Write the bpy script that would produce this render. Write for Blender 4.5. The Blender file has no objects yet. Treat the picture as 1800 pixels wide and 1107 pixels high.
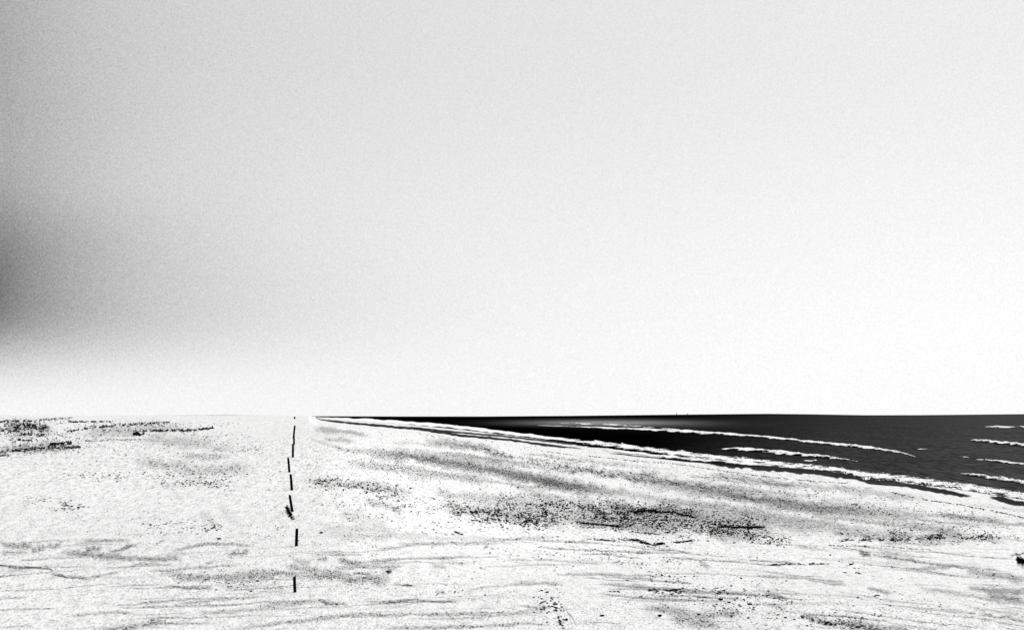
import bpy, math, random
import numpy as np
from mathutils import noise as mn, Vector

random.seed(7); rng = np.random.default_rng(7)
sc = bpy.context.scene
col = sc.collection
R = math.radians

# ------------------------------------------------------------------ camera
F = 2500.0          # focal length in photo pixels (1800 wide) = 50 mm on 36 mm
H = 8.0             # eye height above the low sand in front of the dune
SEA = -4.0          # sea level
Y0 = 726.0          # eye-level row in the photo
cam = bpy.data.cameras.new('camera'); co = bpy.data.objects.new('camera', cam); col.objects.link(co)
co.location = (0, 0, H); co.rotation_euler = (R(90), 0, 0)
cam.lens = 50; cam.sensor_width = 36; cam.shift_y = (Y0 - 553.5) / 1800
cam.clip_start = 0.5; cam.clip_end = 120000
sc.camera = co
sc.view_settings.view_transform = 'Standard'; sc.view_settings.look = 'None'
sc.view_settings.exposure = 0.0; sc.view_settings.gamma = 1

# ------------------------------------------------------------------ node helper
class NT:
    def __init__(s, t): s.t = t; s.n = t.nodes; s.l = t.links
    def node(s, kind, **kw):
        nd = s.n.new(kind)
        for k, v in kw.items(): setattr(nd, k, v)
        return nd
    def put(s, sock, v):
        if isinstance(v, (int, float, tuple, list)): sock.default_value = v
        else: s.l.new(v, sock)
    def m(s, op, a, b=None, c=None, clamp=False):
        nd = s.node('ShaderNodeMath', operation=op, use_clamp=clamp)
        s.put(nd.inputs[0], a)
        if b is not None: s.put(nd.inputs[1], b)
        if c is not None: s.put(nd.inputs[2], c)
        return nd.outputs[0]
    def mr(s, v, a, b, c, d, smooth=True):
        nd = s.node('ShaderNodeMapRange', interpolation_type='SMOOTHSTEP' if smooth else 'LINEAR')
        for i, q in enumerate((v, a, b, c, d)): s.put(nd.inputs[i], q)
        return nd.outputs[0]
    def mapping(s, vec, scale, rot=(0, 0, 0), loc=(0, 0, 0)):
        nd = s.node('ShaderNodeMapping'); s.put(nd.inputs['Vector'], vec)
        nd.inputs['Scale'].default_value = scale; nd.inputs['Rotation'].default_value = rot; nd.inputs['Location'].default_value = loc
        return nd.outputs[0]
    def noise(s, vec, scale, detail=2, rough=.5):
        nd = s.node('ShaderNodeTexNoise'); s.put(nd.inputs['Vector'], vec)
        nd.inputs['Scale'].default_value = scale; nd.inputs['Detail'].default_value = detail; nd.inputs['Roughness'].default_value = rough
        return nd.outputs['Fac']
    def grey(s, v):
        nd = s.node('ShaderNodeCombineColor')
        for i in range(3): s.put(nd.inputs[i], v)
        return nd.outputs[0]

# ------------------------------------------------------------------ sky
SUN_EL, SUN_AZ = 40, 62          # degrees; azimuth clockwise from +Y (over the sea, to the right)
w = bpy.data.worlds.new('World'); sc.world = w; w.use_nodes = True
t = NT(w.node_tree); t.n.clear()
out = t.node('ShaderNodeOutputWorld'); bg = t.node('ShaderNodeBackground'); bg.inputs[1].default_value = 0.1
t.l.new(bg.outputs[0], out.inputs[0])
sky = t.node('ShaderNodeTexSky', sky_type='NISHITA'); sky.sun_disc = False
sky.sun_elevation = R(SUN_EL); sky.sun_rotation = R(SUN_AZ); sky.dust_density = 4
bw = t.node('ShaderNodeRGBToBW'); t.l.new(sky.outputs[0], bw.inputs[0])
tc = t.node('ShaderNodeTexCoord'); sep = t.node('ShaderNodeSeparateXYZ'); t.l.new(tc.outputs['Generated'], sep.inputs[0])
dx, dy, dz = sep.outputs
warp = t.m('SUBTRACT', t.noise(t.mapping(tc.outputs['Generated'], (3, 3, 6)), 1.2, 2, .5), .5)
az = t.m('ADD', t.m('ARCTAN2', dx, dy), t.m('MULTIPLY', warp, .07))       # radians, 0 straight ahead
el = t.m('ADD', t.m('ARCSINE', dz), t.m('MULTIPLY', warp, .022))
veil_up = t.mr(el, 0.0, .27, .97, .79)                                    # white at the horizon, greyer higher
right = t.mr(az, -.12, .36, .0, .075)
base = t.m('MINIMUM', t.m('ADD', veil_up, right), 1.02)
# dark rain cloud low on the left
a1 = t.m('MINIMUM', t.m('EXPONENT', t.m('DIVIDE', t.m('ADD', az, .345), -.106)), 1.0)
g1 = t.m('MULTIPLY', t.mr(el, .002, .076, 0, 1), t.mr(el, .080, .18, 1, .60))
d1 = t.m('MULTIPLY', t.m('MULTIPLY', a1, g1), .76, clamp=True)
d2 = t.m('MULTIPLY', t.m('MULTIPLY', t.mr(az, -.36, .02, .12, 0), t.mr(el, .025, .065, 0, 1)), t.mr(el, .07, .16, 1, .35))
lum = t.m('MULTIPLY', t.m('MULTIPLY', base, t.m('SUBTRACT', 1, d1)), t.m('SUBTRACT', 1, d2))
fine = t.m('SUBTRACT', t.noise(tc.outputs['Generated'], 900, 2, .8), .5)   # mottled cloud texture
amp = t.m('ADD', .38, t.m('MULTIPLY', d1, 1.5))
lum = t.m('MULTIPLY', lum, t.m('ADD', 1, t.m('MULTIPLY', fine, amp)))
lum = t.m('ADD', t.m('MULTIPLY', lum, 9.6), t.m('MULTIPLY', bw.outputs[0], .03))
t.l.new(t.grey(lum), bg.inputs[0])

sl = bpy.data.lights.new('sun', 'SUN'); sl.energy = 2.1; sl.angle = R(12); sl.color = (1, .995, .985)
so = bpy.data.objects.new('sun', sl); col.objects.link(so)
sd = Vector((math.sin(R(SUN_AZ)) * math.cos(R(SUN_EL)), math.cos(R(SUN_AZ)) * math.cos(R(SUN_EL)), math.sin(R(SUN_EL))))
so.rotation_euler = (-sd).to_track_quat('-Z', 'Y').to_euler(); so.location = sd * 50

# ------------------------------------------------------------------ shape of the coast
# stake line: photo row of each foot and its distance in metres -> the beach climbs away from the viewer
PY = np.array([730, 733, 740, 750, 769, 781, 804, 829, 861, 897, 959, 1041, 1107, 1200, 1350, 1526.])
PD = np.array([3000, 650, 300, 190, 133, 122, 111, 102, 93, 84, 74, 64, 56, 40, 21, 5.])
def D_stakes(d): return np.exp(np.interp(np.log(d), np.log(PY - Y0), np.log(PD)))
SX = np.array([-9000, 538, 556, 681, 825, 962, 1100, 1193, 1333, 1470, 1528, 1683, 1800, 2400, 4000, 9000.])
SY = np.array([726.1, 726.1, 732.5, 742, 756.5, 773, 792, 803, 816, 829, 839, 860, 878, 990, 1120, 1200.])
def shore(x): return np.interp(x, SX, SY) - Y0
EX = np.array([-9000, 0, 110, 250, 400, 540, 700, 850, 1000, 1200, 1350, 1430, 1520, 1620, 1800, 9000.])
EY = np.array([731, 729.6, 731, 730, 729, 731, 731.6, 731.6, 730.5, 728.3, 726.9, 727.8, 729.4, 729.2, 727.4, 727.4])
def skyline(x): return np.interp(x, EX, EY) - Y0
def sm(a, b, v):
    q = np.clip((v - a) / (b - a), 0, 1); return q * q * (3 - 2 * q)
def D_land(x, d):
    x = np.asarray(x, float); d = np.asarray(d, float)
    s = shore(x)
    dp = D_stakes(np.maximum(d, 3.3))
    tt = np.clip((d - s) / np.maximum(381 - s, 20), 0, 1)
    zr = SEA + 4.0 * tt ** .6
    dr = (H - zr) * F / d
    dr = np.where(d > 381, D_stakes(d), dr)
    wgt = sm(560, 1150, x) * (1 - sm(300, 381, d))
    D = np.exp((1 - wgt) * np.log(dp) + wgt * np.log(dr))
    z = H - d * D / F
    k = sm(0, 1, (d - s) / (12 + .5 * s)) ** .8
    zz = SEA + (z - SEA) * k
    zz = np.where(d <= s, SEA - 1.2 * (1 - d / np.maximum(s, .2)) - .05, zz)
    use = x > 545
    return np.where(use, (H - zz) * F / d, D)
def D_sea(d): return (H - SEA) * F / np.asarray(d, float)
def P(x, y, up=0.0):
    """visible surface point at photo pixel (x, y)"""
    d = max(y - Y0, .8); s = float(shore(x))
    D = float(D_land(x, d)) if d > s else float(D_sea(d))
    return Vector(((x - 900) / F * D, D, H - d * D / F + up)), D

def tag(o, label=None, cat=None, group=None, kind=None):
    if label: o['label'] = label
    if cat: o['category'] = cat
    if group: o['group'] = group
    if kind: o['kind'] = kind
    return o
def link_mesh(name, verts, faces, mat, smooth=False, loc=None):
    me = bpy.data.meshes.new(name)
    if loc is not None: verts = [tuple(Vector(v) - loc) for v in verts]
    me.from_pydata(verts if isinstance(verts, list) else verts.tolist(), [], faces if isinstance(faces, list) else faces.tolist())
    me.materials.append(mat)
    if smooth: me.polygons.foreach_set('use_smooth', [True] * len(me.polygons))
    me.update()
    o = bpy.data.objects.new(name, me); col.objects.link(o)
    if loc is not None: o.location = loc
    return o

# ------------------------------------------------------------------ materials
def new_mat(name, rough=1, spec=0):
    m = bpy.data.materials.new(name); m.use_nodes = True
    tt = NT(m.node_tree); b = tt.n['Principled BSDF']
    b.inputs['Roughness'].default_value = rough; b.inputs['Specular IOR Level'].default_value = spec
    return m, tt, b
def plain_mat(name, lo, hi, scale, rough=1, spec=0):
    m, tt, b = new_mat(name, rough, spec)
    c = tt.node('ShaderNodeTexCoord')
    v = tt.mr(tt.noise(c.outputs['Object'], scale, 4, .6), .3, .7, lo, hi)
    tt.l.new(tt.grey(v), b.inputs['Base Color'])
    return m
M_stone = plain_mat('dark_stone', .003, .012, 30)
M_weed = plain_mat('dried_seaweed', .001, .006, 12)
M_grass = plain_mat('dune_grass_dark', .002, .02, 6)
M_boat = plain_mat('boat_dark', .02, .05, 2)
M_sail = plain_mat('sail_grey', .2, .3, 2)

# weathered, tarred stake wood: vertical grain and cracks
M_wood, tt, b = new_mat('tarred_wood', .8, .02)
c = tt.node('ShaderNodeTexCoord')
n1 = tt.noise(tt.mapping(c.outputs['Object'], (30, 30, 1.5)), 1, 4, .6)
tt.l.new(tt.grey(tt.mr(n1, .35, .7, .0008, .006)), b.inputs['Base Color'])
bp = tt.node('ShaderNodeBump'); bp.inputs['Strength'].default_value = .5; bp.inputs['Distance'].default_value = .01
tt.l.new(n1, bp.inputs['Height']); tt.l.new(bp.outputs[0], b.inputs['Normal'])

# sand
M_sand, tt, b = new_mat('beach_sand', .95, .05)
c = tt.node('ShaderNodeTexCoord'); ob = c.outputs['Object']
at = tt.node('ShaderNodeAttribute', attribute_name='stain_shade'); stain_shade = at.outputs['Fac']
at2 = tt.node('ShaderNodeAttribute', attribute_name='wet'); wet = at2.outputs['Fac']
sxyz = tt.node('ShaderNodeSeparateXYZ'); tt.l.new(ob, sxyz.inputs[0])
side = tt.mr(sxyz.outputs[0], -6, 12, .55, 1)      # coarser, dirtier sand towards the sea
near = tt.noise(tt.mapping(ob, (1, .30, 1)), 15, 2, .8)
mid = tt.noise(tt.mapping(ob, (1, .14, 1), loc=(31, 7, 0)), 8.0, 2, .8)
far = tt.noise(tt.mapping(ob, (1, .06, 1), loc=(3, 17, 0)), 2.3, 2, .85)
w1 = tt.mr(sxyz.outputs[1], 70, 115, 0, 1); w2 = tt.mr(sxyz.outputs[1], 150, 290, 0, 1)
def mix(x_, y_, f_): return tt.m('ADD', tt.m('MULTIPLY', x_, tt.m('SUBTRACT', 1, f_)), tt.m('MULTIPLY', y_, f_))
spn = mix(mix(near, mid, w1), far, w2)
grit = tt.noise(tt.mapping(ob, (1, .33, 1), loc=(3, 17, 0)), 2.4, 4, .8)
streak = tt.noise(tt.mapping(ob, (.22, .62, 1), rot=(0, 0, R(4))), 1.0, 7, .74)
patch = tt.noise(ob, .045, 4, .6)
g = tt.m('ADD', tt.m('MULTIPLY', spn, .7), tt.m('MULTIPLY', grit, .3))
albedo = tt.mr(g, .40, .54, .50, .97)
fleck = tt.m('MULTIPLY', tt.mr(tt.m('ADD', tt.m('MULTIPLY', spn, .6), tt.m('MULTIPLY', grit, .4)), .345, .40, .9, 0), side)
st = tt.m('MULTIPLY', tt.m('MULTIPLY', tt.mr(streak, .50, .70, 0, .28), tt.mr(patch, .36, .58, .35, 1)), side)
tot = tt.m('ADD', stain_shade, tt.m('ADD', st, tt.mr(patch, .45, .75, 0, .08)))
sp = tt.m('ADD', tt.m('MULTIPLY', tt.m('SUBTRACT', spn, .5), 3.0), tt.m('MULTIPLY', tt.m('SUBTRACT', grit, .5), .8))
msk = tt.mr(tt.m('ADD', tot, tt.m('MULTIPLY', sp, tt.mr(tot, 0, .28, .6, 1.9))), .28, .72, 0, .97)
msk = tt.m('MAXIMUM', msk, tt.mr(tt.m('ADD', wet, tt.m('MULTIPLY', tt.m('SUBTRACT', spn, .5), .8)), .25, .75, 0, 1))
msk = tt.m('MAXIMUM', msk, fleck)
v = tt.m('ADD', tt.m('MULTIPLY', albedo, tt.m('SUBTRACT', 1, msk)), tt.m('MULTIPLY', msk, .006))
tt.l.new(tt.grey(v), b.inputs['Base Color'])
bp = tt.node('ShaderNodeBump'); bp.inputs['Strength'].default_value = .55; bp.inputs['Distance'].default_value = .05
tt.l.new(tt.m('ADD', g, tt.m('MULTIPLY', streak, 2.5)), bp.inputs['Height']); tt.l.new(bp.outputs[0], b.inputs['Normal'])

# sea water: dark, with grey sky reflection and surf haze painted into the colour
M_sea, tt, b = new_mat('sea_water', .9, .0)
at = tt.node('ShaderNodeAttribute', attribute_name='sheen_haze'); c = tt.node('ShaderNodeTexCoord'); ob = c.outputs['Object']
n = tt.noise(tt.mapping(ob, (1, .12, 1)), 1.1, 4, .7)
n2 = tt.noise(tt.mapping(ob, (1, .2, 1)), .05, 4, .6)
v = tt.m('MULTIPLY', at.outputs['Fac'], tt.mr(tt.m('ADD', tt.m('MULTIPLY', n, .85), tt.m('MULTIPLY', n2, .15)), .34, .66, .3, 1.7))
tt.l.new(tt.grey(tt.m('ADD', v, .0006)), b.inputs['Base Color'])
bp = tt.node('ShaderNodeBump'); bp.inputs['Strength'].default_value = .4; bp.inputs['Distance'].default_value = .3
tt.l.new(tt.m('ADD', n, n2), bp.inputs['Height']); tt.l.new(bp.outputs[0], b.inputs['Normal'])

M_foam, tt, b = new_mat('sea_foam', 1, 0)
c = tt.node('ShaderNodeTexCoord'); at = tt.node('ShaderNodeAttribute', attribute_name='cover')
lace = tt.noise(tt.mapping(c.outputs['Object'], (.55, .07, 1)), 1.6, 4, .8)
b.inputs['Base Color'].default_value = (.93, .93, .93, 1)
tt.l.new(tt.mr(tt.m('ADD', at.outputs['Fac'], tt.m('MULTIPLY', tt.m('SUBTRACT', lace, .5), 1.3)), -.02, .40, 0, 1), b.inputs['Alpha'])   # bubbles thin out: holes show the water

# ------------------------------------------------------------------ dark sand bands: damp and mineral stains, plus painted shade of ridges
# (points, half height in photo px at the place, strength)
ST = [
 # slanting grey bands of the beach
 ([(660,797),(713,801),(814,815),(897,833),(969,848),(1063,862)], 8, .50), ([(930,838),(980,850),(1040,858),(1110,866)], 9, .30),
 ([(951,815),(1023,826),(1078,833),(1150,846),(1197,853),(1255,861),(1333,880),(1450,894),(1540,900)], 8, .42),
 ([(620,812),(673,819),(724,830),(861,844)], 8, .22), ([(590,790),(690,800)],5,.16),
 ([(750,775),(767,777),(847,787),(868,797),(904,806)], 6, .40), ([(840,783),(880,800)], 9, .24),
 ([(1330,846),(1411,853),(1528,865),(1620,877)], 6, .26), ([(555,755),(600,758),(640,765)], 4, .26),
 ([(570,771),(620,775)], 4, .20), ([(548,772),(600,790),(700,796)], 3, .12),
 ([(537,843),(600,850),(680,858),(720,868)], 7, .26), ([(640,880),(680,886),(710,898)], 6, .24),
 ([(840,880),(960,894),(1060,904),(1200,914),(1350,926)], 18, .25), ([(880,840),(960,872),(1000,880)],6,.2),
 ([(1060,890),(1150,898),(1240,903)], 9, .48), ([(1230,905),(1350,916),(1440,927)], 10, .26), ([(1000,912),(1100,924),(1180,930)], 7, .36), ([(780,890),(900,905),(1000,915)], 10, .28),
 ([(1370,880),(1500,900),(1600,915)], 8, .20), ([(1450,928),(1560,942),(1700,944)], 9, .26),
 ([(1200,868),(1320,874),(1420,886)], 6, .22), ([(760,862),(840,874),(900,878)],8,.18), ([(1240,935),(1330,945)],8,.26),
 ([(1260,925),(1344,926)], 5, .30), ([(1100,870),(1180,880)],5,.18), ([(1500,885),(1620,905),(1760,925)],5,.12),
 # left: dune grey patches
 ([(240,812),(300,818),(350,830),(440,822)], 10, .22), ([(320,803),(400,800)], 6, .18), ([(10,750),(90,752)], 8, .35), ([(0,790),(120,786)],6,.3),
 ([(250,770),(330,780),(410,790)],9,.16), ([(150,757),(260,752),(330,750)],8,.18), ([(270,850),(400,850)],9,.14),([(350,905),(380,920)],9,.14),
 ([(600,905),(680,925)],14,.13), ([(560,925),(700,935)],6,.12), ([(380,890),(430,930)],14,.1),
 # low ridges across the foreground, their shaded sides painted dark
 ([(0,953),(14,958),(55,958)], 4, .30), ([(55,967),(78,962)], 4, .28), ([(82,957),(95,960),(108,951)], 3, .30),
 ([(111,969),(178,975),(267,982),(314,980)], 4, .36), ([(150,965),(178,960)], 4, .36), ([(194,967),(239,957)], 2.5, .40),
 ([(150,949),(167,949),(228,949)], 2, .32), ([(0,970),(50,970)], 4, .18), ([(305,968),(361,955),(411,955),(440,958)], 2, .30), ([(400,975),(436,969)], 4, .28),
 ([(0,993),(60,996),(83,997),(92,1001)], 1.6, .48), ([(92,1008),(110,1010),(153,1014)], 2, .46), ([(153,1014),(210,1004)], 1.8, .26),
 ([(286,1008),(333,1014),(400,1015),(444,1011),(494,1005),(530,1012)], 6, .34), ([(292,1029),(333,1032),(372,1032)], 2.5, .40),
 ([(232,993),(260,990),(300,993)], 2, .28), ([(360,990),(375,987)],2,.26), ([(167,1105),(250,1097),(286,1090)], 3, .30), ([(350,1076),(420,1072),(500,1066)], 3.5, .16),
 ([(417,1103),(500,1094),(617,1082),(783,1079),(950,1076)], 3, .27), ([(515,986),(545,990)], 5, .22), ([(557,984),(575,983)],3,.26),
 ([(595,986),(636,989)], 4, .36), ([(636,989),(680,985),(740,981),(772,980),(830,975)], 2, .32), ([(505,995),(560,1001)], 4, .26), ([(590,998),(690,997),(705,996)], 3, .26),
 ([(533,1011),(589,1011),(628,1018),(680,1018)], 7, .36), ([(620,1007),(652,1007)], 1.8, .40), ([(680,1006),(688,1004)], 2.5, .8),
 ([(692,1026),(728,1029)], 2, .40), ([(450,1066),(560,1055)], 4, .20), ([(561,1054),(580,1060),(608,1060)], 2.6, .50),
 ([(669,1057),(722,1053),(800,1056)], 2, .42), ([(680,1105),(847,1101),(922,1096),(960,1098)], 2.5, .28), ([(700,956),(839,953),(922,946),(980,944)], 2.5, .22),
 ([(560,940),(700,943),(900,950)], 6, .13), ([(850,962),(858,960)],2,.4), ([(760,994),(785,997)],3,.2), ([(765,1039),(782,1040)],2,.24),
 ([(980,1008),(1056,1008),(1170,1012)], 2, .26), ([(1060,972),(1130,980)], 2, .24), ([(1000,985),(1150,990)],2,.14), ([(1228,985),(1245,995)], 5, .32),
 ([(1136,1064),(1206,1076),(1244,1080),(1300,1078)], 5, .34), ([(1180,1082),(1228,1089),(1260,1096)], 7, .34), ([(1344,1044),(1383,1051)], 3, .42),
 ([(1344,1063),(1380,1070)],3,.2), ([(1410,1080),(1455,1092),(1545,1100)], 5, .38), ([(1500,1100),(1600,1106)], 5, .35), ([(1540,970),(1610,980)],10,.18),
 ([(1590,998),(1670,996)], 3.5, .30), ([(1700,1002),(1737,1009),(1800,1018)], 6, .34), ([(1705,1034),(1775,1038),(1800,1040)], 4, .36),
 ([(1735,1044),(1800,1056)], 5, .46), ([(1525,1036),(1565,1041)], 3, .32), ([(1510,970),(1530,973)], 4, .42), ([(1787,984),(1800,990)], 6, .75),
 ([(1550,953),(1660,955)],4,.2), ([(1400,960),(1450,965)],3,.2), ([(1620,1035),(1700,1045),(1800,1062)],3,.2), ([(1700,1065),(1800,1080)],4,.16),
 ([(995,1070),(1004,1082),(1014,1098)], 2, .30), ([(900,1075),(955,1068),(975,1062)],2,.2),
]
WET = [   # bare wet sand along the swash, almost black
 ([(556,734),(565,738),(644,746),(735,754),(807,765),(897,773),(951,781),(1020,788)], 2.0, 1.0),
 ([(700,748),(790,758),(880,766),(1000,779),(1100,790)], 2.6, .6),
 ([(1060,795),(1160,805),(1260,813)], 1.8, .6),
 ([(1235,812),(1300,817),(1372,823),(1440,829),(1489,836),(1540,843),(1582,849)], 5.6, 1.0),
 ([(1540,845),(1582,851),(1640,861),(1707,872)], 4.2, .85), ([(1740,873),(1800,886),(1860,896)], 6, .85),
]
def vnoise(a, b, seed):
    rr = np.random.default_rng(seed); tab = rr.random((256, 256))
    ia = np.floor(a).astype(int); ib = np.floor(b).astype(int); fa = a - ia; fb = b - ib
    fa = fa * fa * (3 - 2 * fa); fb = fb * fb * (3 - 2 * fb)
    g = lambda i, j: tab[i % 256, j % 256]
    return (g(ia, ib) * (1 - fa) + g(ia + 1, ib) * fa) * (1 - fb) + (g(ia, ib + 1) * (1 - fa) + g(ia + 1, ib + 1) * fa) * fb - .5
_r = random.Random(21)
for _ in range(150):        # faint wind streaks and drift edges
    x0 = _r.uniform(-60, 1800); y0 = _r.uniform(940, 1110); L = _r.uniform(50, 230)
    sl_ = (-.05 if x0 < 850 else .03 + .12 * (x0 - 850) / 950) + _r.uniform(-.04, .04)
    ST.append(([(x0, y0), (x0 + L / 2, y0 + sl_ * L / 2 + _r.uniform(-3, 3)), (x0 + L, y0 + sl_ * L)], _r.choice([.8, .9, 1.1, 1.3, 2.0]), _r.uniform(.10, .30 if x0 < 850 else .42)))
for _ in range(48):         # faint slanting bands nearer the surf
    x0 = _r.uniform(560, 1700); L = _r.uniform(70, 220); y0 = shore(x0) + Y0 + _r.uniform(20, 90)
    ST.append(([(x0, y0), (x0 + L, y0 + L * .12)], _r.uniform(2, 5), _r.uniform(.10, .26)))
def bands(x, y, strokes, jitter=1.0):
    val = np.zeros_like(x)
    for pts, hw, s in strokes:
        px = np.array([p[0] for p in pts], float); py = np.array([p[1] for p in pts], float)
        o = np.argsort(px); px = px[o]; py = py[o]
        lo, hi = px[0], px[-1]
        sel = np.where((x > lo - 3 * hw) & (x < hi + 3 * hw) & (y > py.min() - 4 * hw) & (y < py.max() + 4 * hw))[0]
        if len(sel) == 0: continue
        xx = x[sel]; yy = y[sel]
        ph = (px[0] * 1.7 + py[0]) % 6.28
        cy = np.interp(xx, px, py) + jitter * (.5 * hw + .8) * vnoise(xx / 19 + ph, ph + xx * 0, 11) + jitter * (1.0 + .3 * hw) * vnoise(xx / 6 + ph, ph + xx * 0, 12)
        th = hw * (1 + (.8 if jitter > .5 else .4) * vnoise(xx / 23 + ph, ph + xx * 0, 13) + .7 * vnoise(xx / 7 + ph, yy / (2 + hw * .4), 14))
        e = np.maximum(np.maximum(lo - xx, xx - hi), 0) / (2.0 * hw)
        q = ((yy - cy) / th) ** 2 + e ** 2
        endfade = np.clip(np.minimum(xx - lo, hi - xx) / (0.22 * (hi - lo) + 1) + .45, 0, 1)
        val[sel] = np.maximum(val[sel], s * np.exp(-q * .9) * endfade) + .25 * np.minimum(val[sel], s * np.exp(-q * .9))
    return val

# ------------------------------------------------------------------ land sheet
xs = np.concatenate([np.linspace(-7000, -1200, 24)[:-1], np.linspace(-1200, -60, 50)[:-1], np.arange(-60, 1861, 1.75), np.linspace(1861, 3000, 50)[1:], np.linspace(3000, 8000, 24)[1:]])
v1 = np.linspace(0, 1, 300) ** 1.35
v2 = np.array([395, 420, 460, 520, 600, 700, 800.])
X, V = np.meshgrid(xs, v1)
e = np.where(X > 548, np.maximum(skyline(X) + .4, .9), skyline(X))
Dr = e + (384 - e) * V
Dr = np.vstack([Dr, np.tile(v2[:, None], (1, len(xs)))]); Xg = np.tile(xs, (Dr.shape[0], 1))
DD = D_land(Xg, Dr)
wx = (Xg - 900) / F * DD; wy = DD; wz = H - Dr * DD / F
# gentle real relief: soft low ripples and hummocks, fading with nothing but size
rel = .10 * vnoise(wx / 6, wy / 9, 1) + .05 * vnoise(wx / 1.9, wy / 1.7, 2) + .022 * vnoise(wx / .6, wy / .7, 3)
fade = sm(500, 900, -np.abs(Xg - 900) + 2200) * np.clip((wz - SEA) / 1.5, 0, 1) * np.clip(wy / 40, 0, 1)
ys = Dr + Y0
stv = bands(Xg.ravel(), ys.ravel(), [(p_, h_ * (1.15 if h_ >= 5 else 1.1), s_ * (1.25 if h_ >= 5 else 1.45)) for p_, h_, s_ in ST]).reshape(Xg.shape)
wet = bands(Xg.ravel(), ys.ravel(), WET, .35).reshape(Xg.shape)
wet = np.clip((wet - .12) * 1.7, 0, 1)
wet = np.where((Xg > 548) & (Dr < shore(Xg) - 1.5), 1, wet)
wz = wz + rel * fade * np.clip(200 / wy, 0, 1) - .05 * np.clip(stv, 0, 1) * fade
# rows under and behind the viewer: the dune the picture is taken from
nx = len(xs); lastx = wx[-1]
for yy, zz in ((0, 6.45), (-15, 6.6), (-80, 6.2), (-400, 5.0)):
    k = (abs(yy) + 6) / 5.0
    wx = np.vstack([wx, lastx * k]); wy = np.vstack([wy, np.full(nx, float(yy))]); wz = np.vstack([wz, np.full(nx, zz)])
    stv = np.vstack([stv, np.zeros(nx)]); wet = np.vstack([wet, np.zeros(nx)])
ny = wx.shape[0]
def grid_faces(ny, nx):
    i = np.arange(ny * nx).reshape(ny, nx)
    return np.stack([i[:-1, :-1], i[1:, :-1], i[1:, 1:], i[:-1, 1:]], -1).reshape(-1, 4)
def fast_mesh(name, co_, faces, mat, smooth=True):
    me = bpy.data.meshes.new(name); me.vertices.add(len(co_)); me.vertices.foreach_set('co', co_.astype(np.float32).ravel())
    k = faces.shape[1]; me.loops.add(faces.size); me.loops.foreach_set('vertex_index', faces.astype(np.int32).ravel())
    me.polygons.add(len(faces)); me.polygons.foreach_set('loop_start', np.arange(0, faces.size, k, dtype=np.int32))
    me.polygons.foreach_set('loop_total', np.full(len(faces), k, dtype=np.int32))
    me.polygons.foreach_set('use_smooth', np.full(len(faces), smooth))
    me.materials.append(mat); me.update(calc_edges=True); me.validate()
    o = bpy.data.objects.new(name, me); col.objects.link(o); return o
land = fast_mesh('beach_ground', np.stack([wx.ravel(), wy.ravel(), wz.ravel()], -1), grid_faces(ny, nx), M_sand)
tag(land, kind='structure')
for nm, arr in (('stain_shade', stv), ('wet', wet)):
    a = land.data.attributes.new(nm, 'FLOAT', 'POINT'); a.data.foreach_set('value', arr.astype(np.float32).ravel())

# ------------------------------------------------------------------ sea sheet
sx = np.concatenate([np.arange(520, 1900, 3.0), np.linspace(1900, 9000, 120)])
vv = np.linspace(0, 1, 200) ** 1.5
Xs, Vs = np.meshgrid(sx, vv)
es = skyline(Xs); Ds = es + (520 - es) * Vs
Dd = D_sea(Ds); ax = (Xs - 900) / F * Dd; ay = Dd
amp = np.clip(30000 / Dd / 60, .15, 1)
az_ = SEA + .16 * vnoise(ax / 9 + ay / 60, ay / 14, 5) * amp * sm(0, 40, Ds - es)
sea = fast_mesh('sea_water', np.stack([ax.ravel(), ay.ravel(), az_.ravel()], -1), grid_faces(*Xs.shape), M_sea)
tag(sea, kind='structure')
sheen_haze = .034 * sm(1120, 1560, Xs + .9 * (Ds - 40)) + .02 * sm(1500, 1800, Xs)  # sky reflection painted as grey, growing towards the right
sheen_haze += .28 * np.exp(-((Xs - 1060) / 120) ** 2 - ((Ds - 17) / 4.5) ** 2) + .03 * np.exp(-((Xs - 1180) / 110) ** 2 - ((Ds - 20) / 8) ** 2)  # pale surf haze painted into the sea colour
a = sea.data.attributes.new('sheen_haze', 'FLOAT', 'POINT'); a.data.foreach_set('value', sheen_haze.astype(np.float32).ravel())

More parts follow.
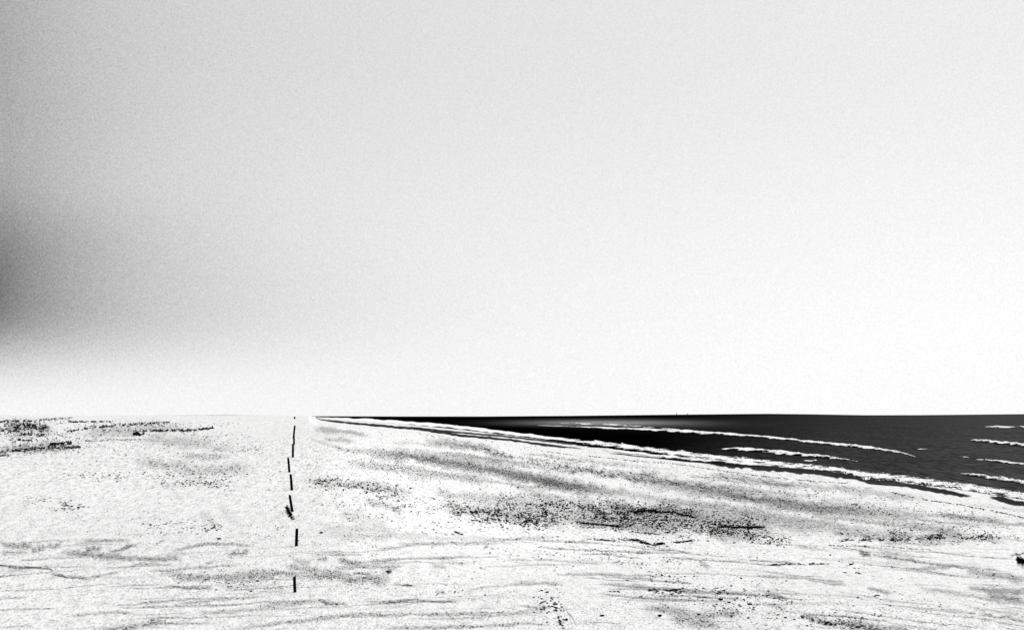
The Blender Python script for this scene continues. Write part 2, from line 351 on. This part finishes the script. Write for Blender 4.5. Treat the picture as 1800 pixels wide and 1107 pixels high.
# ------------------------------------------------------------------ surf
def ribbon(name, pts, up_px, dn_px, height, seed, solid=.5, step=1.0, rows=13, lift=.10, taper=True):
    px = [p[0] for p in pts]; py = [p[1] for p in pts]; pt = [p[2] if len(p) > 2 else 1 for p in pts]
    L = px[-1] - px[0]; n = max(int(L / step), 6)
    V_, Fc = [], []; keep = {}
    for i in range(n + 1):
        u = i / n; x = px[0] + L * u; yc = float(np.interp(x, px, py)) + .9 * mn.noise(Vector((x / 14, seed, 0)))
        tp = (min(1, min(u, 1 - u) * 5 + .15) if taper else 1) * float(np.interp(x, px, pt))
        a_up = 1.35 * up_px * tp * (1 + .7 * mn.noise(Vector((x / 22, seed + 5, 0)))) ; a_dn = 1.15 * dn_px * tp * (1 + .7 * mn.noise(Vector((x / 17, seed + 9, 0))))
        for j in range(rows):
            v = -1 + 2 * j / (rows - 1)
            y = yc + (v * a_dn if v > 0 else v * a_up)
            p, D = P(x, y); p.z += lift * min(D / 300, 2.0)
            hgt = height * tp * max(0, 1 - v * v) * (.8 + .5 * mn.noise(Vector((x / 9, v * 1.5, seed))) + .35 * mn.noise(Vector((x / 2.5, v * 3, seed))))
            p.z += max(hgt, 0)
            V_.append(tuple(p))
            q = 1 - abs(v) ** 2.2
            nn = mn.fractal(Vector((x / 26, y / 1.5, seed)), .7, 2.3, 5)
            keep[(i, j)] = (q * 1.0 + nn * .8 - (1 - solid)) if 0 < j < rows - 1 else -.5
    for i in range(n):
        for j in range(rows - 1):
            if max(keep[(i, j)], keep[(i + 1, j)], keep[(i, j + 1)], keep[(i + 1, j + 1)]) > -.5:
                k = i * rows + j; Fc.append((k, k + 1, k + rows + 1, k + rows))
    used = sorted({q for f in Fc for q in f}); mp = {q: r for r, q in enumerate(used)}
    V_ = [V_[q] for q in used]; Fc = [tuple(mp[q] for q in f) for f in Fc]
    cx = Vector(V_[len(V_) // 2])
    o = link_mesh(name, V_, Fc, M_foam, True, cx)
    a = o.data.attributes.new('cover', 'FLOAT', 'POINT'); a.data.foreach_set('value', [keep[divmod(q, rows)] for q in used])
    return o

BR = [
 ([(945,747,.5),(1005,750,.5),(1100,753.5,.8),(1236,761,1.2),(1333,768,1),(1450,780,1),(1528,788,1.5),(1582,796,1.6),(1609,803,1.1)], 1.7, 1.7, .6, .60, 'longest white breaker running across the dark water towards its broken right tip'),
 ([(1256,790,.7),(1294,790,1.2),(1372,797,1.4),(1450,805,1.2),(1508,811,.7)], 2.4, 1.6, .5, .52, 'short white breaker between the long breaker and the shore foam'),
 ([(1412,811),(1436,810)], 1.4, 1.0, .2, .6, 'tiny fleck of white foam just below the short breaker'),
 ([(1732,751),(1770,751),(1830,752)], 1.6, 1.6, 1.0, .55, 'white breaker farthest out by the right edge, just under the horizon'),
 ([(1706,774),(1761,780),(1830,786)], 2.0, 2.0, .9, .60, 'thick white breaker by the right edge, second below the horizon'),
 ([(1716,808),(1760,812),(1830,821)], 1.2, 1.4, .35, .55, 'thin white breaker by the right edge, third below the horizon'),
 ([(1689,833),(1742,841),(1830,854)], 1.6, 1.6, .5, .55, 'white breaker by the right edge nearest to the shore'),
 ([(1612,790),(1642,791)], 1.0, .8, .2, .35, 'faint foam flecks off the tip of the long breaker'),
 ([(1686,803),(1704,805)], .9, .8, .2, .45, 'small foam fleck left of the thin breaker at the right edge'),
]
for i, (pts, u_, d_, h_, so_, lab) in enumerate(BR):
    o = ribbon('breaking_wave', pts, u_, d_, h_, 11.3 + 3.7 * i, so_ - .02)
    tag(o, lab, 'wave', 'white breakers on the dark sea')
foam = ribbon('shore_foam', [(566,733.5),(620,737),(681,740.5),(760,746),(825,752.5),(900,762),(962,769.5),(1020,777)], 2.2, 3.2, .12, 71, .95, rows=9)
tag(foam, kind='stuff')
foam2 = ribbon('shore_foam', [(940,766),(1020,776),(1100,785),(1193,797),(1270,805),(1333,811),(1384,818),(1470,825.5),(1528,835),(1600,845)], 4.4, 5.0, .03, 83, .44, rows=13)
tag(foam2, kind='stuff')
foam3 = ribbon('shore_foam', [(1500,832),(1560,838),(1620,845),(1683,854),(1750,863),(1830,876),(1900,888)], 5.5, 8, .02, 97, .40, rows=15, taper=False)
tag(foam3, kind='stuff')
foam4 = ribbon('shore_foam', [(985,744),(1040,745),(1100,748),(1180,755),(1260,760)], 1.8, 1.2, .1, 55, .22, rows=7)
tag(foam4, kind='stuff')
foam5 = ribbon('shore_foam', [(1060,791),(1160,802),(1250,810),(1330,816),(1390,822)], 3.0, 3.0, .04, 65, .42, rows=11)
tag(foam5, kind='stuff')

# ------------------------------------------------------------------ stakes
def stake(top, bot, wpx, label, seed, D=None):
    rr = random.Random(seed)
    p, Dq = P(bot[0], bot[1]); 
    k = Dq / F
    r = wpx * k / 2; hgt = (bot[1] - top[1]) * k; lean = (top[0] - bot[0]) * k
    V_, Fc = [], []; n = 12; rows = 14; sink = .35
    ang = [2 * math.pi * i / n for i in range(n)]
    flat = [1 + .12 * math.sin(2 * a + rr.random()) + .06 * math.sin(3 * a + seed) for a in ang]
    for j in range(rows + 1):
        q = j / rows; z = -sink + (hgt + sink) * q
        rad = r * (1.04 - .12 * q)
        if q > .93: rad *= .80
        cx = lean * max(z, -sink) / hgt + .05 * r * math.sin(5 * q + seed); cy = .06 * r * math.sin(4 * q + seed * 2)
        for i, a in enumerate(ang):
            f = flat[i] * (1 + .05 * mn.noise(Vector((i * 1.7, z * 5, seed))))
            tz = z + (.25 * r * math.sin(a + seed) if q == 1 else 0)
            V_.append((cx + rad * f * math.cos(a), cy + rad * f * math.sin(a), tz))
    for j in range(rows):
        for i in range(n):
            Fc.append((j * n + i, j * n + (i + 1) % n, (j + 1) * n + (i + 1) % n, (j + 1) * n + i))
    V_.append((lean, 0, hgt + .12 * r)); c = len(V_) - 1
    for i in range(n): Fc.append((rows * n + i, rows * n + (i + 1) % n, c))
    o = link_mesh('wooden_stake', V_, Fc, M_wood, True); o.location = p
    return tag(o, label, 'stake', 'line of dark wooden stakes in the sand')
STK = [((517.5,1012.5),(518.5,1041),5.2,'black wooden stake nearest the viewer, standing alone on bare pale sand'),
 ((521.7,928.5),(521,959),5.0,'black wooden stake with a pointed top, second nearest, right of a few small stones'),
 ((509,869.5),(514,898),4.6,'black wooden stake leaning left over a tangle of dark weed at its foot'),
 ((511,833),(513.2,861),4.4,'black wooden stake with thickened foot just beyond the one standing in weed'),
 ((506.5,804),(508.6,829),3.9,'black wooden stake set out to the left of the line, fifth from the viewer'),
 ((515.2,780),(514.6,804),3.7,'black wooden stake sixth from the viewer, right of the one out of line'),
 ((516.6,764),(516.8,781),3.3,'short stretch of black wooden stake seen between two others in the distance'),
 ((518.2,747.5),(516,769),3.2,'tall black wooden stake leaning right, highest in the unbroken far row'),
 ((518,732.2),(518,736),2.8,'tiny dark stake far off where the sand meets the sky')]
for i, (a_, b_, w_, l_) in enumerate(STK): stake(a_, b_, w_, l_, i + 1)

# ------------------------------------------------------------------ stones and weed bits (seed shapes)
phi = (1 + 5 ** .5) / 2
ICO = np.array([(-1,phi,0),(1,phi,0),(-1,-phi,0),(1,-phi,0),(0,-1,phi),(0,1,phi),(0,-1,-phi),(0,1,-phi),(phi,0,-1),(phi,0,1),(-phi,0,-1),(-phi,0,1)]) / 1.9
IF = np.array([(0,11,5),(0,5,1),(0,1,7),(0,7,10),(0,10,11),(1,5,9),(5,11,4),(11,10,2),(10,7,6),(7,1,8),(3,9,4),(3,4,2),(3,2,6),(3,6,8),(3,8,9),(4,9,5),(2,4,11),(6,2,10),(8,6,7),(9,8,1)])
def lumps(items, jag=.28, squash=.62):
    """items: (x px, y px, size px wide, stretch) -> verts, faces of many small lumps lying on the ground"""
    VV, FF = [], []
    for n_, (x, y, s, stx) in enumerate(items):
        p, D = P(x, y); r = s * D / F / 2
        v = ICO * (1 + jag * (rng.random((12, 1)) - .5) * 2) + rng.normal(0, .07, (12, 3))
        a = rng.random() * .6 - .3; ca, sa = math.cos(a), math.sin(a)
        v = v * np.array([r * stx, r * 1.1, r * squash])
        v = np.stack([v[:, 0] * ca - v[:, 1] * sa, v[:, 0] * sa + v[:, 1] * ca, v[:, 2]], -1)
        v += np.array([p.x, p.y, p.z + r * squash * .55])
        VV.append(v); FF.append(IF + 12 * n_)
    return np.vstack(VV), np.vstack(FF)

# ------------------------------------------------------------------ wrack lines: dried weed, each strand its own thing
def strand(name, pts, hw, dens, label, smin=1.4, smax=3.4, mat=None, cat='seaweed', group='strands of dark weed washed up on the sand', st=1.7, squash=.45):
    L = sum(math.dist(a, b) for a, b in zip(pts, pts[1:])); items = []
    ln = [math.dist(a, b) for a, b in zip(pts, pts[1:])]
    for _ in range(int(L * dens * 1.5)):
        q = random.random() * L; i = 0
        while q > ln[i] and i < len(ln) - 1: q -= ln[i]; i += 1
        f = min(q / ln[i], 1); x = pts[i][0] + (pts[i + 1][0] - pts[i][0]) * f; y = pts[i][1] + (pts[i + 1][1] - pts[i][1]) * f
        if mn.noise(Vector((x / 9, y / 5, len(pts) * 3.3))) < -.30: continue
        y += random.gauss(0, hw * .62); x += random.gauss(0, 1.0)
        items.append((x, y, random.uniform(smin, smax) * 1.12, random.uniform(1.0, st)))
    v, f = lumps(items, .42, squash); f = [tuple(q) for q in f.tolist()]; v = v.tolist()
    if dens >= .95:        # ragged mat of matted weed that joins the lumps
        n_ = max(int(L / 1.2), 4); b0 = len(v)
        cum = np.concatenate([[0], np.cumsum(ln)])
        for i in range(n_ + 1):
            q = L * i / n_; x = float(np.interp(q, cum, [p[0] for p in pts])); y = float(np.interp(q, cum, [p[1] for p in pts]))
            th = hw * (.22 + .75 * abs(mn.noise(Vector((x / 5, y, 2.2))))) * min(1, min(i, n_ - i) / 4 + .25)
            for j in range(4):
                p, D = P(x, y + th * (j / 1.5 - 1) + .3 * mn.noise(Vector((x / 3, j, 7)))); k = D / F
                v.append((p.x, p.y, p.z + k * (.25, 1.1, 1.1, .1)[j] * (.8 + mn.noise(Vector((x, j * 3, 5))))))
            if i:
                for j in range(3): a_ = b0 + i * 4 + j; f.append((a_ - 4, a_ - 3, a_ + 1, a_))
        kind = None
    else: kind = 'stuff'
    c = Vector(np.array(v).mean(0).tolist()); o = link_mesh(name if not kind else 'seaweed_bits', v, f, mat or M_weed, False, c)
    return tag(o, kind=kind) if kind else tag(o, label, cat, group)
strand('seaweed_strand', [(1018,951),(1056,949.5),(1122,949),(1139,956.5),(1150,957.5),(1168,954)], 2.7, 3.0, 'long black strand of weed with a kink, lying below the stony bands')
strand('seaweed_strand', [(1186,953.5),(1212,951)], 1.6, 1.4, 'short black strand of weed right of the long kinked one')
strand('seaweed_strand', [(1112,900),(1135,896.5),(1155,898)], 3.4, 2.6, 'thick dark heap of weed in the middle of the stony bands')
strand('seaweed_strand', [(1155,900),(1185,900),(1212,908),(1225,909)], 1.6, 1.2, 'dark weed trailing right from the thick heap')
strand('seaweed_strand', [(1262,925),(1300,926),(1345,926)], 2.2, 1.1, 'dark band of weed right of the thick heap')
strand('seaweed_strand', [(1018,918),(1050,921),(1092,925)], 1.8, 1.1, 'broken dark strand of weed left of the thick heap and above the kinked one')
strand('seaweed_strand', [(1105,935),(1160,939)], 1.2, .8, 'thin line of weed just above the long kinked strand')
strand('seaweed_strand', [(1450,934),(1480,937),(1520,937.5)], 1.4, .8, 'short weed strand where the right-hand stone band begins')
strand('seaweed_strand', [(1457,958.5),(1500,960),(1565,960),(1590,963.5),(1637,966)], .9, .75, 'thin dark strand of weed running under the right-hand stone band', 1.2, 2.3)
strand('seaweed_strand', [(1475,950),(1525,948),(1555,949),(1600,948),(1630,945)], 1.6, .7, 'weed caught along the left half of the right-hand stone band')
strand('seaweed_strand', [(1350,993),(1400,991),(1457,991)], 1.3, .8, 'level dotted strand of weed in the right foreground')
strand('seaweed_strand', [(1139,1037.5),(1160,1038),(1192,1037)], 1.5, .85, 'dark knot of weed in a level line in the lower middle', 1.4, 4.2)
strand('seaweed_strand', [(1066,1039),(1098,1040)], .8, .45, 'faint short line of weed left of the lower dark knot')
strand('seaweed_strand', [(1788,982),(1796,986),(1806,989),(1830,990)], 3.0, 8, 'large dark heap of weed cut by the right edge of the view', 2, 5)
strand('seaweed_strand', [(1776,980),(1782,975),(1800,973)], 1.2, .9, 'thin loop of weed above the heap at the right edge')
strand('seaweed_strand', [(1478,998),(1486,1008),(1500,1015)], 1.3, .94, 'left arm of the weed shaped like an open V in the right foreground')
strand('seaweed_strand', [(1500,988),(1494,994),(1506,1001),(1512,1010)], 1.5, .94, 'right arm of the weed shaped like an open V in the right foreground')
strand('seaweed_strand', [(503,892),(508,898),(511,905),(514,912)], 5.5, 3.2, 'small black tangle of weed round the foot of the leaning stake', 1.6, 3.4)
strand('seaweed_strand', [(0,993),(50,996.5),(84,997),(91,1001)], .7, .42, 'thin dark weed line at the left edge of the foreground', 1.2, 2.6)
strand('seaweed_strand', [(951,792),(985,797),(1013,801)], .7, .9, 'thin weed line beside the wet sand, far part', .9, 1.7)
strand('seaweed_strand', [(1034,801),(1114,810),(1178,814),(1248,824)], .7, .9, 'thin weed line running beside the wet sand, middle part', .9, 1.8)
strand('seaweed_strand', [(1240,823),(1333,836),(1411,844),(1497,850)], .9, .8, 'dotted weed line running below the black wet sand', .9, 2.1)
strand('seaweed_strand', [(1565,864),(1592,872),(1637,880),(1685,886),(1707,891),(1750,899),(1800,910),(1850,921)], 1.0, .94, 'continuous dark weed line down to the right edge below the surf', 1.1, 2.5)
strand('seaweed_strand', [(800,912),(818,919),(850,916),(862,920)], 1.4, .7, 'curl of dark weed in the left part of the stony bands')
strand('seaweed_strand', [(796,933),(818,941)], 1.0, .8, 'small slanting weed strand below the curl')
strand('seaweed_strand', [(1408,1082),(1440,1093),(1480,1099),(1545,1103)], 3.2, .55, 'loose trail of weed bits along the bottom right of the sand')
strand('seaweed_strand', [(976,1066),(980,1080),(985,1095),(992,1106)], 2.2, .8, 'line of dark bits running down to the bottom edge')

# stones: largest as things, the rest as one object
FIELD = [ # x0,x1, y at x0, y at x1, half height, count, size lo, hi, where
 (535,700,842,868,10,170,1.0,2.8,'in the band just right of the stakes'),
 (640,900,866,915,16,330,1.1,3.2,'on the slope right of the stakes'),
 (790,1010,900,922,20,560,1.1,3.3,'in the thick scatter of the middle beach'),
 (860,1170,884,908,22,800,1.0,3.2,'in the thick scatter of the middle beach'),
 (1010,1250,896,935,26,620,1.1,3.2,'around the thick dark heap of weed'),
 (1150,1360,900,935,22,520,1.1,3.2,'right of the thick dark heap of weed'),
 (1230,1400,932,954,10,170,1.2,3.2,'right of the long kinked weed strand'),
 (1440,1700,936,948,10,330,1.1,3.0,'in the right-hand stone band'),
 (1620,1770,944,942,6,190,1.1,2.8,'in the right-hand stone band'),
 (1700,1800,945,945,5,40,1.0,2.4,'in the right-hand stone band'),
 (1150,1800,850,925,26,900,.9,2.4,'on the open sand below the surf line'),
 (700,1200,780,850,30,560,.8,2.0,'among the slanting grey bands near the surf'),
 (250,430,838,848,14,170,1.0,2.8,'in the patch below the dune grass'),
 (90,260,836,840,7,80,1.0,2.8,'in the loose row below the dune grass'),
 (25,150,882,892,8,110,1.4,3.4,'in the small patch at the far left'),
 (245,400,925,925,12,110,1.5,3.5,'in the patch left of the stakes'),
 (480,502,930,930,6,9,1.6,3.0,'left of the second stake'),
 (1100,1400,1020,1060,32,230,1.2,3.4,'scattered over the lower right foreground'),
 (1180,1560,1050,1095,26,170,1.2,3.4,'scattered over the lower right foreground'),
 (1440,1640,1000,1045,22,90,1.3,3.2,'around the V of weed'),
 (930,1010,1035,1090,28,60,1.4,3.8,'by the bit trail at the bottom edge'),
 (1690,1800,1005,1030,20,30,1.2,2.6,'near the weed at the right edge'),
 (540,960,1000,1050,30,70,1.2,3.0,'on bare sand right of the nearest stake'),
 (280,500,1008,1030,14,50,1.2,3.0,'on the ridge left of the nearest stake'),
 (0,500,770,800,20,170,.8,1.9,'just below the dune grass'),
 (300,480,760,800,18,110,.8,1.8,'just below the dune grass'),
 (0,1800,880,1090,110,700,.9,2.2,'on open sand'),
 (840,1240,960,1000,30,110,1.0,2.6,'below the long kinked weed strand'),
 (540,860,880,950,40,200,1.0,2.4,'on the slope right of the stakes'),
 (560,1400,800,900,60,700,.9,2.0,'on the slope right of the stakes'),
 (1000,1800,960,1100,60,420,.9,2.2,'scattered over the lower right foreground'),
]
items = []
MULT = 1.9
for (x0, x1, ya, yb, hh, n_, s0, s1, wh) in FIELD:
    k = 0; n_ = int(n_ * MULT)
    while k < n_:
        u = random.random(); x = x0 + (x1 - x0) * u; y = ya + (yb - ya) * u + hh * max(-1.6, min(1.6, random.gauss(0, .55)))
        if y > 1112 or y < shore(x) + Y0 + 8 or y < 745: k += 1; continue
        edge = min(u, 1 - u) * 5
        if edge < random.random(): k += .5; continue
        if mn.noise(Vector((x / 24, y / 7, 4.4))) < random.uniform(-.45, .15): k += .34; continue
        s = 1.25 * (s0 + (s1 - s0) * random.random() ** 1.9)
        items.append((x, y, s, random.uniform(.9, 1.5), wh)); k += 1
for (x, y, s, wh) in [(680,1005,5,'on bare sand right of the nearest stake'),(976,1062,6,'by the bit trail at the bottom edge'),(970,1066,4,'by the bit trail at the bottom edge'),
        (453,1021,4,'on the ridge left of the nearest stake'),(441,1039,4,'on the ridge left of the nearest stake'),(385,947,5,'in the patch left of the stakes'),
        (1266,1054,7,'scattered over the lower right foreground'),(1318,1062,6,'scattered over the lower right foreground'),(1543,1047,6,'around the V of weed'),
        (1159,1082,7,'scattered over the lower right foreground'),(1059,1082,6,'scattered over the lower right foreground'),(565,936,4.6,'left of the second stake') ]:
    items.append((x, y, s, 1.5, wh))
items[-1] = items[-1][:4] + ('right of the second stake',)
items.sort(key=lambda q: -q[2])
G = 'dark stones scattered over the pale sand'
big = items[:290]
def stone_label(it):
    fld = [q for q in big if q[4] == it[4]]
    xs_ = sorted(q[0] for q in fld); ys_ = sorted(q[1] for q in fld); n_ = len(fld)
    px_ = xs_.index(it[0]) / max(n_ - 1, 1); py_ = ys_.index(it[1]) / max(n_ - 1, 1); rk = [q[2] for q in fld].index(it[2])
    if n_ == 1: return 'dark stone ' + it[4]
    if rk == 0: return 'largest dark stone ' + it[4]
    side = ['far left', 'left', 'middle', 'right', 'far right'][min(int(px_ * 5), 4)]
    h = ['far', 'upper', 'lower', 'near'][min(int(py_ * 4), 3)]
    return ('long' if it[3] > 1.25 else 'round') + ' dark stone ' + it[4] + ', ' + side + ' and ' + h + ' there'
for it in items[:290]:
    v, f = lumps([it[:4]]); c = v.mean(0)
    o = fast_mesh('beach_stone', v - c, f, M_stone, False); o.location = tuple(c)
    tag(o, stone_label(it), 'stone', G)
v, f = lumps([q[:4] for q in items[290:]])
o = fast_mesh('beach_stones', v, f, M_stone, False); tag(o, kind='stuff')

# ------------------------------------------------------------------ dark grass and scrub on the left dune
GR = [([(0,741),(60,740),(100,736),(127,733.5)], 1.6, 1.5, 3.2), ([(122,741.5),(200,741)], 1.0, 1.5, 2.4), ([(25,752),(55,750),(82,752)], 4.0, 2.0, 3.4), ([(0,757),(30,756)], 1.8, 1.2, 3),
 ([(35,764),(60,763),(70,767),(78,764)], 1.3, 1.5, 3), ([(118,759),(165,751),(230,747),(300,742)], 1.7, 1.1, 2.6), ([(234,762),(243,763),(254,760)], 2.2, 3.2, 3.8), ([(256,758),(295,757.5),(340,757),(375,752)], 1.5, 2.3, 2.8),
 ([(0,795),(60,789),(140,786.5)], 2.0, 1.6, 3.2), ([(88,782),(110,780),(126,779)], 2.2, 2.3, 3.4), ([(150,776),(200,774),(250,773)], 1.4, .75, 2.6), ([(0,801),(18,799)], 1.8, 1.2, 3), ([(15,772),(60,774)], 1.4, .7, 2.6), ([(60,748),(75,754),(85,750)], 2.0, 1.2, 2.6),
 ([(330,770),(400,765)], 3.0, .25, 2), ([(0,748),(60,745)],2.2,.6,2.6), ([(180,757),(300,758)],3,.35,2.2), ([(0,768),(140,760)],6,.5,2.2), ([(20,780),(200,782)],5,.45,2.2),([(250,748),(420,745)],3,.22,1.8), ([(0,738),(130,738)],5,.8,2.4), ([(0,756),(85,756)],9,1.0,2.6), ([(130,750),(300,752)],9,.5,2.0), ([(0,793),(150,788)],6,.7,2.4), ([(90,770),(280,770)],8,.3,2), ([(300,755),(440,760)],9,.25,1.8)]
VV, FF = [], []; cnt = 0
for pts, hw, dens, hp in GR:
    ln = [math.dist(a, b) for a, b in zip(pts, pts[1:])]; L = sum(ln)
    for _ in range(int(L * dens * 2.5)):
        q = random.random() * L; i = 0
        while q > ln[i] and i < len(ln) - 1: q -= ln[i]; i += 1
        f = min(q / ln[i], 1); x = pts[i][0] + (pts[i + 1][0] - pts[i][0]) * f; y = pts[i][1] + (pts[i + 1][1] - pts[i][1]) * f + random.gauss(0, hw * .75)
        if mn.noise(Vector((x / 7, y / 1.6, 9.1))) < -.04: continue
        y = max(y, float(skyline(x)) + Y0 + 3)
        p, D = P(x, y); k = min(D, 230) / F
        hgt = 1.25 * hp * k * random.uniform(.5, 1.0)
        for b_ in range(6):      # a tuft of bent blades
            a = random.random() * 6.28; sp_ = random.uniform(.3, 1.5) * k * 1.2; wd = .34 * k * random.uniform(.7, 1.4)
            tx, ty = math.cos(a) * sp_, math.sin(a) * sp_; sx_, sy_ = -math.sin(a) * wd, math.cos(a) * wd
            bx, by = p.x + random.gauss(0, .7 * k), p.y + random.gauss(0, .7 * k)
            z0 = p.z - .03
            VV += [(bx - sx_, by - sy_, z0), (bx + sx_, by + sy_, z0), (bx + tx * .5 + sx_ * .8, by + ty * .5 + sy_ * .8, z0 + hgt * .7), (bx + tx * .5 - sx_ * .8, by + ty * .5 - sy_ * .8, z0 + hgt * .7), (bx + tx * 1.2, by + ty * 1.2, z0 + hgt * random.uniform(.7, 1.05))]
            FF += [(cnt, cnt + 1, cnt + 2, cnt + 3), (cnt + 3, cnt + 2, cnt + 4)]; cnt += 5
o = link_mesh('dune_grass', VV, FF, M_grass); tag(o, kind='stuff')

# ------------------------------------------------------------------ two far sailing boats on the horizon
def boat(x, D, ht, label):
    px = (x - 900) / F * D; root = bpy.data.objects.new('sailing_boat', None); col.objects.link(root)
    root.location = (px, D, SEA); tag(root, label, 'boat', 'far boats on the horizon')
    def part(name, v, f, m):
        o = link_mesh(name, v, f, m); o.parent = root; return o
    L = ht * .75; V_ = []; secs = 9
    for i in range(secs):
        u = i / (secs - 1); bw_ = L * .15 * math.sin(math.pi * min(.08 + u * .8, 1)) * (1 if u < .99 else .1); sh = .08 * L + .06 * L * u * u
        V_ += [((u - .5) * L, -bw_, sh), ((u - .5) * L * .9, -bw_ * .6, -.05 * L), ((u - .5) * L * .9, bw_ * .6, -.05 * L), ((u - .5) * L, bw_, sh)]
    Fc = [(i * 4 + j, i * 4 + (j + 1) % 4, i * 4 + 4 + (j + 1) % 4, i * 4 + 4 + j) for i in range(secs - 1) for j in range(4)] + [(0, 1, 2, 3), (secs * 4 - 1, secs * 4 - 2, secs * 4 - 3, secs * 4 - 4)]
    part('hull', V_, Fc, M_boat)
    r = .02 * ht; n = 8
    V_ = [(r * math.cos(6.283 * i / n), r * math.sin(6.283 * i / n), z) for z in (.05 * L, ht) for i in range(n)]
    part('mast', V_, [(i, (i + 1) % n, n + (i + 1) % n, n + i) for i in range(n)] + [tuple(range(n, 2 * n))], M_boat)
    V_ = []; Fc = []
    for s_ in (-.01, .01):
        V_ += [(-.03 * ht, s_ * ht, .16 * ht), (-.32 * ht, (.05 + s_) * ht, .17 * ht), (-.18 * ht, (.05 + s_) * ht, .5 * ht), (-.03 * ht, s_ * ht, .93 * ht)]
    Fc = [(0, 1, 2, 3), (7, 6, 5, 4), (0, 4, 5, 1), (1, 5, 6, 2), (2, 6, 7, 3), (3, 7, 4, 0)]
    part('sail', V_, Fc, M_boat if x < 1200 else M_sail)
boat(1190, 9500, 19, 'tiny dark sailing boat on the sea horizon, left of the two')
boat(1209, 9800, 17, 'tiny pale sailing boat on the sea horizon, right of the two')
